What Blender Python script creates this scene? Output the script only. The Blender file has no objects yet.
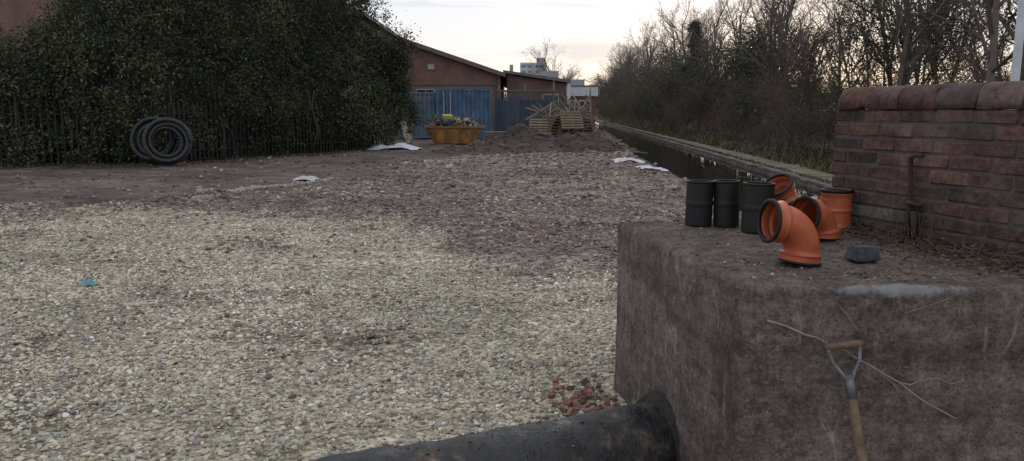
import bpy, bmesh, math, random
import numpy as np
from mathutils import Vector, Matrix, noise as mnoise
random.seed(3); RNG=np.random.default_rng(7)
S=bpy.context.scene
S.view_settings.view_transform='Standard'; S.view_settings.look='None'; S.view_settings.exposure=0
COL=S.collection

# ---------------------------------------------------------------- helpers
def link(o): COL.objects.link(o); return o
def np_mesh(name,V,F,mat=None,col=None,smooth=False,extra=None):
    V=np.asarray(V,dtype=np.float32).reshape(-1,3); F=np.asarray(F,dtype=np.int32)
    k=F.shape[1]
    me=bpy.data.meshes.new(name)
    me.vertices.add(len(V)); me.vertices.foreach_set('co',V.ravel())
    me.loops.add(F.size); me.loops.foreach_set('vertex_index',F.ravel())
    me.polygons.add(len(F)); me.polygons.foreach_set('loop_start',np.arange(0,F.size,k,dtype=np.int32))
    me.update(calc_edges=True)
    me.polygons.foreach_set('use_smooth',np.full(len(F),smooth,dtype=bool))
    if col is not None:
        a=me.color_attributes.new('Col','FLOAT_COLOR','POINT')
        c=np.ones((len(V),4),dtype=np.float32); c[:,:3]=col
        a.data.foreach_set('color',c.ravel())
    if extra:
        for n,v in extra.items():
            a=me.attributes.new(n,'FLOAT','POINT'); a.data.foreach_set('value',np.asarray(v,dtype=np.float32))
    if mat: me.materials.append(mat)
    return me
def obj(name,me,parent=None,loc=None):
    o=bpy.data.objects.new(name,me); link(o)
    if parent: o.parent=parent
    if loc is not None: o.location=loc
    return o
def empty(name,loc=(0,0,0)):
    o=bpy.data.objects.new(name,None); o.empty_display_size=.2; o.location=loc; link(o); return o

_T=np.random.default_rng(11).random((256,256))
def vn(x,y,s=0):
    x=np.asarray(x,dtype=float)+s*17.31; y=np.asarray(y,dtype=float)+s*9.77
    xi=np.floor(x).astype(int); yi=np.floor(y).astype(int); fx=x-xi; fy=y-yi
    fx=fx*fx*(3-2*fx); fy=fy*fy*(3-2*fy)
    a=_T[xi&255,yi&255]; b=_T[(xi+1)&255,yi&255]; c=_T[xi&255,(yi+1)&255]; d=_T[(xi+1)&255,(yi+1)&255]
    return ((a*(1-fx)+b*fx)*(1-fy)+(c*(1-fx)+d*fx)*fy)*2-1
def fbm(x,y,s=0,o=4):
    r=0;a=1;t=0
    for i in range(o):
        r=r+a*vn(np.asarray(x)*2**i,np.asarray(y)*2**i,s+i); t+=a; a*=.5
    return r/t
def sst(e0,e1,x):
    t=np.clip((x-e0)/(e1-e0),0,1); return t*t*(3-2*t)

# ---------------------------------------------------------------- materials
def new_mat(name):
    m=bpy.data.materials.new(name); m.use_nodes=True
    nt=m.node_tree; b=nt.nodes['Principled BSDF']; return m,nt,b
def N(nt,t,**k):
    n=nt.nodes.new(t)
    for a,v in k.items(): setattr(n,a,v)
    return n
def mixc(nt,blend,fac,a,b):
    m=nt.nodes.new('ShaderNodeMix'); m.data_type='RGBA'; m.blend_type=blend
    for s,v in ((0,fac),(6,a),(7,b)):
        if isinstance(v,bpy.types.NodeSocket): nt.links.new(v,m.inputs[s])
        else: m.inputs[s].default_value=v if s==0 else (v[0],v[1],v[2],1)
    return m.outputs[2]
def ramp(nt,src,pts):
    r=nt.nodes.new('ShaderNodeValToRGB'); e=r.color_ramp.elements
    while len(e)<len(pts): e.new(.5)
    for i,(p,c) in enumerate(pts):
        e[i].position=p; e[i].color=(c,c,c,1) if not hasattr(c,'__len__') else (*c,1)
    nt.links.new(src,r.inputs[0]); return r.outputs[0]
def noise(nt,scale,detail=5,rough=.6,vec=None,dist=0):
    n=N(nt,'ShaderNodeTexNoise'); n.inputs['Scale'].default_value=scale; n.inputs['Detail'].default_value=detail
    n.inputs['Roughness'].default_value=rough; n.inputs['Distortion'].default_value=dist
    if vec is None:
        tc=N(nt,'ShaderNodeTexCoord'); vec=tc.outputs['Object']
    nt.links.new(vec,n.inputs['Vector']); return n.outputs['Fac']
def bump(nt,b,src,strength=.5,dist=.01,chain=None):
    n=N(nt,'ShaderNodeBump'); n.inputs['Strength'].default_value=strength; n.inputs['Distance'].default_value=dist
    nt.links.new(src,n.inputs['Height'])
    if chain: nt.links.new(chain,n.inputs['Normal'])
    nt.links.new(n.outputs[0],b.inputs['Normal']); return n.outputs[0]
def simple(name,c,rough=.7,metal=0,var=.35,scale=8,bmp=.3,bd=.004,c2=None,spec=.4):
    m,nt,b=new_mat(name)
    f=noise(nt,scale,5)
    lo=tuple(x*(1-var) for x in c) if c2 is None else c2
    r=ramp(nt,f,[(.32,lo),(.68,tuple(min(1,x*(1+var*.5)) for x in c))])
    nt.links.new(r,b.inputs['Base Color']); b.inputs['Roughness'].default_value=rough
    b.inputs['Metallic'].default_value=metal; b.inputs['Specular IOR Level'].default_value=spec
    if bmp: f2=noise(nt,scale*6,3); bump(nt,b,f2,bmp,bd)
    return m
def vcol(name,rough=.85,var=.5,scale=30,bmp=.4,bd=.004,spec=.3,plain=False):
    m,nt,b=new_mat(name)
    a=N(nt,'ShaderNodeVertexColor',layer_name='Col')
    b.inputs['Roughness'].default_value=rough; b.inputs['Specular IOR Level'].default_value=spec
    if plain: nt.links.new(a.outputs[0],b.inputs['Base Color']); return m
    f=noise(nt,scale,4)
    r=ramp(nt,f,[(.3,1-var),(.7,1+var*.3)])
    nt.links.new(mixc(nt,'MULTIPLY',1.0,a.outputs[0],r),b.inputs['Base Color'])
    if bmp: bump(nt,b,f,bmp,bd)
    return m
M_stone=vcol('stone_mat',.85,plain=True,spec=.3)
M_leaf=vcol('leaf_mat',.75,plain=True,spec=.25)
M_bark=vcol('bark_mat',.9,plain=True,spec=.1)
M_misc=vcol('misc_mat',.8,.3,12,.2,.004)
def brickunit():
    m,nt,b=new_mat('brick_unit_mat')
    a=N(nt,'ShaderNodeVertexColor',layer_name='Col')
    f=noise(nt,26,5,.7); g=noise(nt,3.2,6,.7); h=noise(nt,90,3,.6)
    c=mixc(nt,'MULTIPLY',1.0,a.outputs[0],ramp(nt,f,[(.32,.5),(.66,1.25)]))
    c=mixc(nt,'MULTIPLY',1.0,c,ramp(nt,g,[(.35,.5),(.62,1.1)]))
    c=mixc(nt,'MIX',ramp(nt,g,[(.52,0),(.72,.5)]),c,(.15,.125,.115))
    c=mixc(nt,'MIX',ramp(nt,h,[(.60,0),(.75,.5)]),c,(.20,.17,.155))
    g2=noise(nt,1.4,5,.7); c=mixc(nt,'MIX',ramp(nt,g2,[(.5,0),(.7,.6)]),c,(.055,.048,.043))
    nt.links.new(c,b.inputs['Base Color']); b.inputs['Roughness'].default_value=.93; b.inputs['Specular IOR Level'].default_value=.2
    k=bump(nt,b,f,.9,.008); bump(nt,b,h,.6,.003,k); return m
M_brickv=brickunit()
def brick_mat(name,c1,c2,mortar,scale=1.0):
    m,nt,b=new_mat(name)
    tc=N(nt,'ShaderNodeTexCoord'); sx=N(nt,'ShaderNodeSeparateXYZ'); nt.links.new(tc.outputs['Object'],sx.inputs[0])
    ad=N(nt,'ShaderNodeMath',operation='ADD'); nt.links.new(sx.outputs[0],ad.inputs[0]); nt.links.new(sx.outputs[1],ad.inputs[1])
    cb=N(nt,'ShaderNodeCombineXYZ'); nt.links.new(ad.outputs[0],cb.inputs[0]); nt.links.new(sx.outputs[2],cb.inputs[1])
    br=N(nt,'ShaderNodeTexBrick'); nt.links.new(cb.outputs[0],br.inputs[0])
    br.inputs['Color1'].default_value=(*c1,1); br.inputs['Color2'].default_value=(*c2,1); br.inputs['Mortar'].default_value=(*mortar,1)
    br.inputs['Scale'].default_value=1; br.inputs['Brick Width'].default_value=.225*scale; br.inputs['Row Height'].default_value=.075*scale
    br.inputs['Mortar Size'].default_value=.008*scale
    f=noise(nt,.7,6); r=ramp(nt,f,[(.3,.6),(.7,1.15)])
    nt.links.new(mixc(nt,'MULTIPLY',1.0,br.outputs[0],r),b.inputs['Base Color']); b.inputs['Roughness'].default_value=.9
    return m
M_brick=brick_mat('brick_mat',(.20,.10,.078),(.155,.08,.065),(.17,.14,.12))
M_brick2=brick_mat('brick_dark_mat',(.17,.09,.075),(.13,.07,.06),(.15,.13,.11))

# ---------------------------------------------------------------- terrain description
PIPE0=np.array([.79,3.78]); PD=np.array([-.93,-.37]); PD=PD/np.linalg.norm(PD)
WZ=-.56
def leftx(y): return 3.1+.06*y
def rightx(y): return 7.5+.068*y
def zones(x,y):
    yb=np.interp(x,[-30,-9.4,-6,-2.8,-.8,.5,1,3],[16,14.2,12.8,11.9,9.9,8.6,7.7,6.8])
    n=fbm(x*.45,y*.3,3)*2.3+fbm(x*2,y*1.2,5)*1.3
    red=sst(-1.3,1.6,y-yb+n)
    patch=sst(.10,.42,fbm(x*.6+3,y*.5,9))*.8
    red=np.maximum(red,patch*sst(4.2,6.5,y))
    pale=sst(.12,.4,fbm(x*.35+9,y*.3,19))*.3
    red=red-pale*red*sst(10,12,y)
    dx=np.interp(y,[10,13,15,19,27,31,60],[-12,-8.5,-5.6,-4.0,-3.0,-.3,8])
    dirt=sst(-.9,1.1,dx-x+fbm(x*.6,y*.4,13)*2.3)*sst(12.4,14.4,y+fbm(x*.8,y*.6,14)*.9)
    return red,dirt
def gh(x,y):
    x=np.asarray(x,dtype=float); y=np.asarray(y,dtype=float)
    red,dirt=zones(x,y)
    far=1-sst(60,120,y)
    h=.05*fbm(x*.4,y*.4,1)+.025*fbm(x*1.6,y*1.6,2)
    h=h+red*(1-dirt)*(.11*fbm(x*.9,y*.9,4)+.06*fbm(x*3,y*3,6)+.05)
    h=h+.10*np.exp(-((x-1.5)/3.5)**2-((y-20)/6)**2)
    h=h+dirt*.06*fbm(x*1.5,y*.8,8)
    ax,ay,bx,by=-8.2,13.0,-6.3,15.0
    t=np.clip(((x-ax)*(bx-ax)+(y-ay)*(by-ay))/((bx-ax)**2+(by-ay)**2),0,1)
    d=np.hypot(x-(ax+t*(bx-ax)),y-(ay+t*(by-ay)))
    h=h-.30*np.exp(-(d/.25)**2)+.13*np.exp(-((d-.6)/.2)**2)
    h=h*far
    rx=x-PIPE0[0]; ry=y-PIPE0[1]; al=rx*PD[0]+ry*PD[1]; pe=rx*(-PD[1])+ry*PD[0]
    m=sst(-.34,.12,pe)*sst(-3,-.3,al)*(1-sst(4,6,al))
    h=h-.42*m*sst(-6,-1,y)
    return h
def full_ground():
    ys=np.concatenate([np.linspace(-60,-2,20)[:-1],np.arange(-2,16,.1)])
    y=16.;l=[]
    while y<1800: l.append(y); y*=1.02
    ys=np.concatenate([ys,l])
    g=-np.concatenate([[600,450,330,240,180,140,110,90,75,62,52,46],np.arange(41,17,-.6),np.arange(17,0,-.1)])
    left=np.concatenate([g,[0.]])
    X=[];Z=[];C=[];St=[]
    nL=len(left)
    R=[0.,.02,.3,1.6,1.9,2.6,4,5,6.5,8.5,12,17,25,40,80,160,320,600]
    Zr=[-.40,-.38,-.36,-.36,-.3,-.1,.2,.5,.8,1,1.1,1.1,1.1,1,1,1,1,1]
    for yy in ys:
        lx=leftx(yy); rx=rightx(yy)
        xl=lx+left; zl=gh(xl,np.full_like(xl,yy))
        zl[-1]=min(zl[-1],.0)-.12; zl[-2]-=.04
        mid=[lx+.10,lx+.2,lx+(rx-lx)*.5,rx-.1,rx-.02]
        xs=np.concatenate([xl,mid,rx+np.array(R)]); zz=np.concatenate([zl,[-1.3,-1.6,-1.8,-1.6,-1.5],Zr])
        zz[nL+5+5:]+= .12*fbm(xs[nL+5+5:]*.6,np.full(len(xs)-nL-10,yy*.6),7)
        X.append(xs);Z.append(zz)
        red,dirt=zones(xs,np.full_like(xs,yy))
        n1=fbm(xs*.7,np.full_like(xs,yy*.7),21)[:,None]; n2=fbm(xs*3.1,np.full_like(xs,yy*3.1),22)[:,None]
        cream=np.array([.33,.295,.22])*(1+.25*n1); rc=np.array([.17,.133,.116])*(1+.45*n1+.3*n2)
        dc=np.array([.115,.088,.076])*(1+.5*n1+.3*n2)
        c=cream*(1-red[:,None])+rc*red[:,None]; c=c*(1-dirt[:,None])+dc*dirt[:,None]
        f=sst(60,90,yy); c=c*(1-f)+np.array([.07,.06,.04])*f
        c[nL:nL+5]=(.06,.05,.045)
        c[nL+5:nL+7]=(.13,.11,.085)
        c[nL+7:nL+9]=np.array([.18,.15,.115])*(1+.4*n1[nL+7:nL+9])
        c[nL+9:]=np.array([.075,.065,.04])*(1+.5*n1[nL+9:])
        s=np.ones(len(xs)); s=s*(1-.7*dirt); s[nL:]=.3
        C.append(c);St.append(s)
    nx=len(X[0]);ny=len(ys)
    V=np.stack([np.array(X),np.repeat(ys[:,None],nx,1),np.array(Z)],-1)
    idx=np.arange(nx*ny).reshape(ny,nx)
    F=np.stack([idx[:-1,:-1],idx[:-1,1:],idx[1:,1:],idx[1:,:-1]],-1).reshape(-1,4)
    m,nt,b=new_mat('ground_mat')
    a=N(nt,'ShaderNodeVertexColor',layer_name='Col'); st=N(nt,'ShaderNodeAttribute',attribute_name='stony')
    tc=N(nt,'ShaderNodeTexCoord')
    vo=N(nt,'ShaderNodeTexVoronoi'); vo.inputs['Scale'].default_value=30; nt.links.new(tc.outputs['Object'],vo.inputs['Vector'])
    vo2=N(nt,'ShaderNodeTexVoronoi'); vo2.inputs['Scale'].default_value=11; nt.links.new(tc.outputs['Object'],vo2.inputs['Vector'])
    sep=N(nt,'ShaderNodeSeparateColor'); nt.links.new(vo.outputs['Color'],sep.inputs[0])
    sep2=N(nt,'ShaderNodeSeparateColor'); nt.links.new(vo2.outputs['Color'],sep2.inputs[0])
    r1=ramp(nt,sep.outputs[0],[(0,.45),(1,1.5)]); r2=ramp(nt,sep2.outputs[0],[(0,.65),(1,1.3)])
    k=mixc(nt,'MULTIPLY',1.0,a.outputs[0],r1); k=mixc(nt,'MULTIPLY',1.0,k,r2)
    k=mixc(nt,'MIX',st.outputs['Fac'],a.outputs[0],k)
    n=noise(nt,1.3,6,.65); r3=ramp(nt,n,[(.3,.55),(.7,1.3)])
    k=mixc(nt,'MULTIPLY',1.0,k,r3)
    mp=N(nt,'ShaderNodeMapping'); mp.inputs['Scale'].default_value=(.35,1.8,1); mp.inputs['Rotation'].default_value=(0,0,-.35); nt.links.new(tc.outputs['Object'],mp.inputs[0])
    n6=noise(nt,1.0,6,.65,mp.outputs[0]); k=mixc(nt,'MULTIPLY',1.0,k,ramp(nt,n6,[(.35,.65),(.65,1.35)]))
    nt.links.new(k,b.inputs['Base Color']); b.inputs['Roughness'].default_value=.92; b.inputs['Specular IOR Level'].default_value=.25
    c1=bump(nt,b,vo.outputs['Distance'],.6,-.02)
    n5=noise(nt,9,5,.7); bump(nt,b,n5,.7,.03,c1)
    me=np_mesh('ground',V.reshape(-1,3),F,m,np.clip(np.concatenate(C),0,1),True,{'stony':np.concatenate(St)})
    obj('ground',me)
full_ground()

# ---------------------------------------------------------------- stones
bm=bmesh.new(); bmesh.ops.create_icosphere(bm,subdivisions=1,radius=1)
ICO_V=np.array([v.co[:] for v in bm.verts]); ICO_F=np.array([[v.index for v in f.verts] for f in bm.faces]); bm.free()
def rotmats(n,rng):
    q=rng.normal(size=(n,4)); q/=np.linalg.norm(q,axis=1)[:,None]
    w,x,y,z=q.T
    return np.stack([1-2*(y*y+z*z),2*(x*y-z*w),2*(x*z+y*w),2*(x*y+z*w),1-2*(x*x+z*z),2*(y*z-x*w),2*(x*z-y*w),2*(y*z+x*w),1-2*(x*x+y*y)],-1).reshape(n,3,3)
def stones(P,size,cols,rng):
    n=len(P); nv=len(ICO_V)
    V=ICO_V[None]*(1+rng.uniform(-.28,.28,(n,nv,1)))
    V=V*np.stack([rng.uniform(.8,1.25,n),rng.uniform(.6,1.0,n),rng.uniform(.4,.75,n)],-1)[:,None,:]
    V=np.einsum('nij,nvj->nvi',rotmats(n,rng),V)
    V[:,:,2]*=.65
    V=V*size[:,None,None]*.5+P[:,None,:]
    F=ICO_F[None]+(np.arange(n)*nv)[:,None,None]
    return V.reshape(-1,3),F.reshape(-1,3),np.repeat(cols,nv,0)
PC=np.array([[.47,.42,.32],[.56,.51,.41],[.42,.36,.25],[.32,.30,.265],[.62,.59,.52],[.33,.26,.20],[.50,.45,.32]])
PR=np.array([[.21,.15,.125],[.27,.215,.185],[.165,.122,.105],[.31,.275,.245],[.38,.35,.31],[.25,.145,.105],[.13,.105,.09]])
def scatter(name,boxes,seed):
    rng=np.random.default_rng(seed); Vs=[];Fs=[];Cs=[];off=0
    for (y0,y1,dens,smin,smax,kind) in boxes:
        xa,xb=-.80*y1-1.0,min(.30*y1+.5,leftx(y1))
        n=int((y1-y0)*(xb-xa)*dens)
        x=rng.uniform(xa,xb,n); y=rng.uniform(y0,y1,n)
        red,dirt=zones(x,y)
        keep=(x>-.8*y-1)&(x<leftx(y)-.15)&~((x>.911-.271*(y-2.917)/1.753-.02)&(y<4.95))
        al=(x-PIPE0[0])*PD[0]+(y-PIPE0[1])*PD[1]; pe=(x-PIPE0[0])*(-PD[1])+(y-PIPE0[1])*PD[0]
        keep&=~((np.abs(pe)<.17)&(al>-.5))
        if kind=='c': keep&=(rng.random(n)>np.clip(red*1.0,0,.9))&(rng.random(n)>dirt)
        elif kind=='r': keep&=(rng.random(n)<np.clip(red+.08,0,1))&(rng.random(n)>dirt*.95)
        else: keep&=(rng.random(n)<dirt)
        cl=fbm(x*1.3,y*1.3,31); keep&=(rng.random(n)<.75+.7*cl)
        x=x[keep];y=y[keep];n=len(x)
        s=smin+(smax-smin)*rng.random(n)**2.4
        P=np.stack([x,y,gh(x,y)+s*.10],-1)
        if kind=='c':
            c=PC[rng.choice(7,n,p=[.22,.2,.14,.18,.12,.06,.08])]
            mix=(rng.random(n)<.10)[:,None]; c=np.where(mix,PR[rng.integers(0,7,n)],c)
        else:
            c=PR[rng.choice(7,n,p=[.24,.22,.18,.13,.06,.05,.12])]
            if kind=='d': c=c*.6
        c=c*rng.uniform(.65,1.15,(n,1))
        c=c*(1+.28*fbm(x*.6,y*.6,33))[:,None]
        v,f,cc=stones(P,s,c,rng); Vs.append(v);Fs.append(f+off);Cs.append(cc);off+=len(v)
    obj(name,np_mesh(name,np.concatenate(Vs),np.concatenate(Fs),M_stone,np.clip(np.concatenate(Cs),0,.9)))
scatter('gravel',[(2.6,5.5,3400,.014,.050,'c'),(5.5,8.5,1700,.018,.052,'c'),(8.5,12,700,.024,.060,'c'),(12,17,200,.03,.075,'c')],1)
scatter('rubble',[(3,8.5,450,.02,.075,'r'),(8.5,14,380,.025,.10,'r'),(14,22,120,.035,.14,'r'),(22,34,38,.05,.22,'r'),(13,30,8,.03,.14,'d')],2)

# ---------------------------------------------------------------- water
def water():
    ys=[-60]+list(np.arange(-10,60,2))+list(np.arange(60,700,10))
    V=[];F=[]
    for i,y in enumerate(ys):
        V+= [(leftx(y)+.02,y,WZ),(rightx(y)-.01,y,WZ)]
        if i: k=2*i; F.append((k-2,k-1,k+1,k))
    m,nt,b=new_mat('water_mat'); b.inputs['Base Color'].default_value=(.014,.014,.012,1); b.inputs['Roughness'].default_value=.03
    b.inputs['IOR'].default_value=1.33
    n=noise(nt,1.2,3,.5); bump(nt,b,n,.10,.03)
    obj('canal_water',np_mesh('canal_water',V,F,m))
water()

# ---------------------------------------------------------------- chamfered boxes
def _cb():
    vs=[]; key=[]
    for sx in(-1,1):
        for sy in(-1,1):
            for sz in(-1,1):
                for a in range(3):
                    key.append(((sx,sy,sz),a)); s=np.array([sx,sy,sz],float); p=s*.8; p[a]=s[a]; vs.append(p)
    b=bmesh.new(); bv=[b.verts.new(v) for v in vs]; b.verts.index_update()
    bmesh.ops.convex_hull(b,input=bv); bmesh.ops.triangulate(b,faces=b.faces)
    bmesh.ops.recalc_face_normals(b,faces=b.faces)
    F=[[v.index for v in f.verts] for f in b.faces]; b.free()
    return key,np.array(F)
CB_K,CB_F=_cb()
CB_S=np.array([k[0] for k in CB_K],float); CB_A=np.array([k[1] for k in CB_K])
CB_in=np.ones((24,3)); CB_in[np.arange(24),CB_A]=0
class Boxes:
    def __init__(s): s.V=[];s.F=[];s.C=[];s.n=0
    def add(s,c,half,col,R=None,ch=.004,jit=0):
        v=CB_S*(np.array(half)-CB_in*min(ch,min(half)*.45))
        if jit: v=v+RNG.uniform(-jit,jit,v.shape)
        if R is not None: v=v@np.array(R).T
        v=v+np.array(c); s.V.append(v); s.F.append(CB_F+s.n); s.n+=24
        s.C.append(np.repeat(np.array([col]),24,0))
    def mesh(s,name,mat): return np_mesh(name,np.concatenate(s.V),np.concatenate(s.F),mat,np.clip(np.concatenate(s.C),0,1))
def Rz(a): c,s=math.cos(a),math.sin(a); return np.array([[c,-s,0],[s,c,0],[0,0,1]])
def Rx(a): c,s=math.cos(a),math.sin(a); return np.array([[1,0,0],[0,c,-s],[0,s,c]])
def Ry(a): c,s=math.cos(a),math.sin(a); return np.array([[c,0,s],[0,1,0],[-s,0,c]])

B=Boxes()
y=-4.
while y<140:
    L=random.uniform(.7,1.1)*(1 if y<50 else 3)
    a=math.atan(.068); c=random.uniform(.6,1.1)
    B.add((rightx(y+L/2)+.10,y+L/2,-.40+random.uniform(-.02,.01)),(.12,L/2-.01,.05),np.array((.17,.15,.125))*c,Rz(-a),.02,.012)
    a=math.atan(.06); c=random.uniform(.6,1.1)
    if y>5.2 and random.random()<.8: B.add((leftx(y+L/2)+.02,y+L/2,-.22+random.uniform(-.04,.02)),(.14,L/2-.01,.08),np.array((.14,.11,.10))*c,Rz(-a),.02,.015)
    y+=L
obj('canal_coping',B.mesh('canal_coping',M_misc))

def grass():
    rng=np.random.default_rng(77); n=46000
    y=8+150*rng.random(n)**1.7; o=np.where(rng.random(n)<.3,rng.normal(.32,.08,n),rng.uniform(1.45,3.4,n))
    ok=rng.random(n)<.55+.8*fbm(o*.8,y*.7,78); y=y[ok];o=o[ok];n=len(y)
    x=rightx(y)+o; z=np.interp(o,[0,1.6,1.9,2.6,4],[-.38,-.36,-.3,-.1,.2])
    h=rng.uniform(.05,.20,n)*(1+y*.010)*np.where(o<.7,.4,1); w=rng.uniform(.01,.03,n)*(1+y*.05); a=rng.uniform(0,6.28,n)
    dx=np.cos(a)*w;dy=np.sin(a)*w; lx=rng.normal(0,.4,n)*h; ly=rng.normal(0,.4,n)*h
    V=np.stack([np.stack([x-dx,y-dy,z-.02],-1),np.stack([x+dx,y+dy,z-.02],-1),np.stack([x+lx,y+ly,z+h],-1)],1).reshape(-1,3)
    c=np.array([[.10,.095,.045],[.14,.115,.065],[.07,.08,.035],[.16,.13,.085]])[rng.integers(0,4,n)]*rng.uniform(.6,1.2,(n,1))
    obj('bank_grass',np_mesh('bank_grass',V,np.arange(n*3).reshape(n,3),M_leaf,np.repeat(c,3,0)))
grass()

# ---------------------------------------------------------------- concrete block
def conc_mat():
    m,nt,b=new_mat('concrete_mat')
    tc=N(nt,'ShaderNodeTexCoord'); O=tc.outputs['Object']
    n1=noise(nt,1.9,6,.7); n2=noise(nt,14,6,.75); n3=noise(nt,75,4,.7)
    c=ramp(nt,n1,[(.34,(.100,.078,.069)),(.5,(.150,.120,.107)),(.66,(.195,.160,.142))])
    c=mixc(nt,'MULTIPLY',1.0,c,ramp(nt,n2,[(.36,.62),(.64,1.28)]))
    c=mixc(nt,'MULTIPLY',1.0,c,ramp(nt,n3,[(.36,.65),(.64,1.3)]))
    mp=N(nt,'ShaderNodeMapping'); mp.inputs['Scale'].default_value=(.8,.8,7); nt.links.new(O,mp.inputs[0])
    ns=noise(nt,1,5,.65,mp.outputs[0]); c=mixc(nt,'MULTIPLY',.8,c,ramp(nt,ns,[(.38,.6),(.6,1.15)]))
    mp=N(nt,'ShaderNodeMapping'); mp.inputs['Scale'].default_value=(11,11,.9); nt.links.new(O,mp.inputs[0])
    ns=noise(nt,1,5,.65,mp.outputs[0]); c=mixc(nt,'MULTIPLY',.4,c,ramp(nt,ns,[(.40,.55),(.58,1.1)]))
    for (sc,rot,w,st) in ((1.9,(.5,.3,.2),.006,.55),(2.7,(-.7,.9,.1),.007,.5)):
        mp2=N(nt,'ShaderNodeMapping'); mp2.inputs['Rotation'].default_value=rot; mp2.inputs['Scale'].default_value=(1,1,.45); nt.links.new(O,mp2.inputs[0])
        q=noise(nt,sc,2,.4,mp2.outputs[0],.3)
        line=ramp(nt,q,[(.5-w,0),(.5,1),(.5+w,0)])
        gate=ramp(nt,noise(nt,5.3,4),[(.50,0),(.60,st)])
        mm=N(nt,'ShaderNodeMath',operation='MULTIPLY'); nt.links.new(line,mm.inputs[0]); nt.links.new(gate,mm.inputs[1])
        c=mixc(nt,'MIX',mm.outputs[0],c,(.33,.30,.28))
    n7=noise(nt,38,4,.8); g7=noise(nt,2.2,4,.6)
    mm=N(nt,'ShaderNodeMath',operation='MULTIPLY'); nt.links.new(ramp(nt,n7,[(.56,0),(.66,1)]),mm.inputs[0]); nt.links.new(ramp(nt,g7,[(.45,.1),(.6,.7)]),mm.inputs[1])
    c=mixc(nt,'MIX',mm.outputs[0],c,(.27,.235,.215))
    vo=N(nt,'ShaderNodeTexVoronoi'); vo.inputs['Scale'].default_value=34; nt.links.new(O,vo.inputs['Vector'])
    pit=ramp(nt,vo.outputs['Distance'],[(.08,.35),(.2,1)]); c=mixc(nt,'MULTIPLY',.7,c,pit)
    def blob(cen,rad,soft):
        v=N(nt,'ShaderNodeVectorMath',operation='SUBTRACT'); nt.links.new(O,v.inputs[0]); v.inputs[1].default_value=cen
        d=N(nt,'ShaderNodeVectorMath',operation='DIVIDE'); nt.links.new(v.outputs[0],d.inputs[0]); d.inputs[1].default_value=rad
        l=N(nt,'ShaderNodeVectorMath',operation='LENGTH'); nt.links.new(d.outputs[0],l.inputs[0])
        a=N(nt,'ShaderNodeMath',operation='ADD'); nt.links.new(l.outputs[1],a.inputs[0])
        s_=N(nt,'ShaderNodeMath',operation='MULTIPLY_ADD'); nt.links.new(n2,s_.inputs[0]); s_.inputs[1].default_value=3.0; s_.inputs[2].default_value=-1.5
        nt.links.new(s_.outputs[0],a.inputs[1]); return ramp(nt,a.outputs[0],[(.45,soft),(1.0,0)])
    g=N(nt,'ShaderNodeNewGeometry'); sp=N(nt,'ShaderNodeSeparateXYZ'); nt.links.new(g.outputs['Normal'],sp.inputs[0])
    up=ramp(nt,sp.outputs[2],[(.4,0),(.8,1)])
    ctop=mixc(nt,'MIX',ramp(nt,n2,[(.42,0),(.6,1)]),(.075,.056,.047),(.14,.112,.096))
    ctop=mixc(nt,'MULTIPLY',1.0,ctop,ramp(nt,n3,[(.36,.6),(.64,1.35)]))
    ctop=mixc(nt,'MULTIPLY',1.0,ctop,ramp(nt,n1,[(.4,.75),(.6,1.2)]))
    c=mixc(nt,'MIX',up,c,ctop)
    c=mixc(nt,'MIX',blob((1.5,2.885,1.03),(.27,.045,.03),.8),c,(.25,.255,.265))
    c=mixc(nt,'MIX',ramp(nt,noise(nt,2.6,5,.7,O,.3),[(.58,0),(.72,.45)]),c,(.16,.10,.065))
    nt.links.new(c,b.inputs['Base Color']); b.inputs['Roughness'].default_value=.9; b.inputs['Specular IOR Level'].default_value=.25
    k=bump(nt,b,n3,.8,.006); k=bump(nt,b,n2,.8,.02,k); bump(nt,b,pit,.5,.006,k)
    return m
M_conc=conc_mat()
def block():
    poly=[(.911,2.917),(3.06,2.80),(2.5,5.0),(.64,4.67)]
    b=bmesh.new(); lo=[b.verts.new((x,y,-.9)) for x,y in poly]; hi=[b.verts.new((x,y,1.04)) for x,y in poly]
    b.faces.new(lo[::-1]); b.faces.new(hi)
    for i in range(4): j=(i+1)%4; b.faces.new((lo[i],lo[j],hi[j],hi[i]))
    bmesh.ops.recalc_face_normals(b,faces=b.faces)
    bmesh.ops.bevel(b,geom=list(b.edges),offset=.014,segments=2,affect='EDGES')
    me=bpy.data.meshes.new('concrete_abutment'); b.to_mesh(me); b.free(); me.materials.append(M_conc)
    o=obj('concrete_abutment',me)
    r=o.modifiers.new('r','REMESH'); r.mode='VOXEL'; r.voxel_size=.012; r.use_smooth_shade=True
    for sc,st in ((.5,.02),(.12,.018),(.04,.013)):
        t=bpy.data.textures.new('t','CLOUDS'); t.noise_scale=sc; t.noise_depth=3
        d=o.modifiers.new('d','DISPLACE'); d.texture=t; d.strength=st; d.mid_level=.5; d.texture_coords='GLOBAL'
    return o
block()

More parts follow.
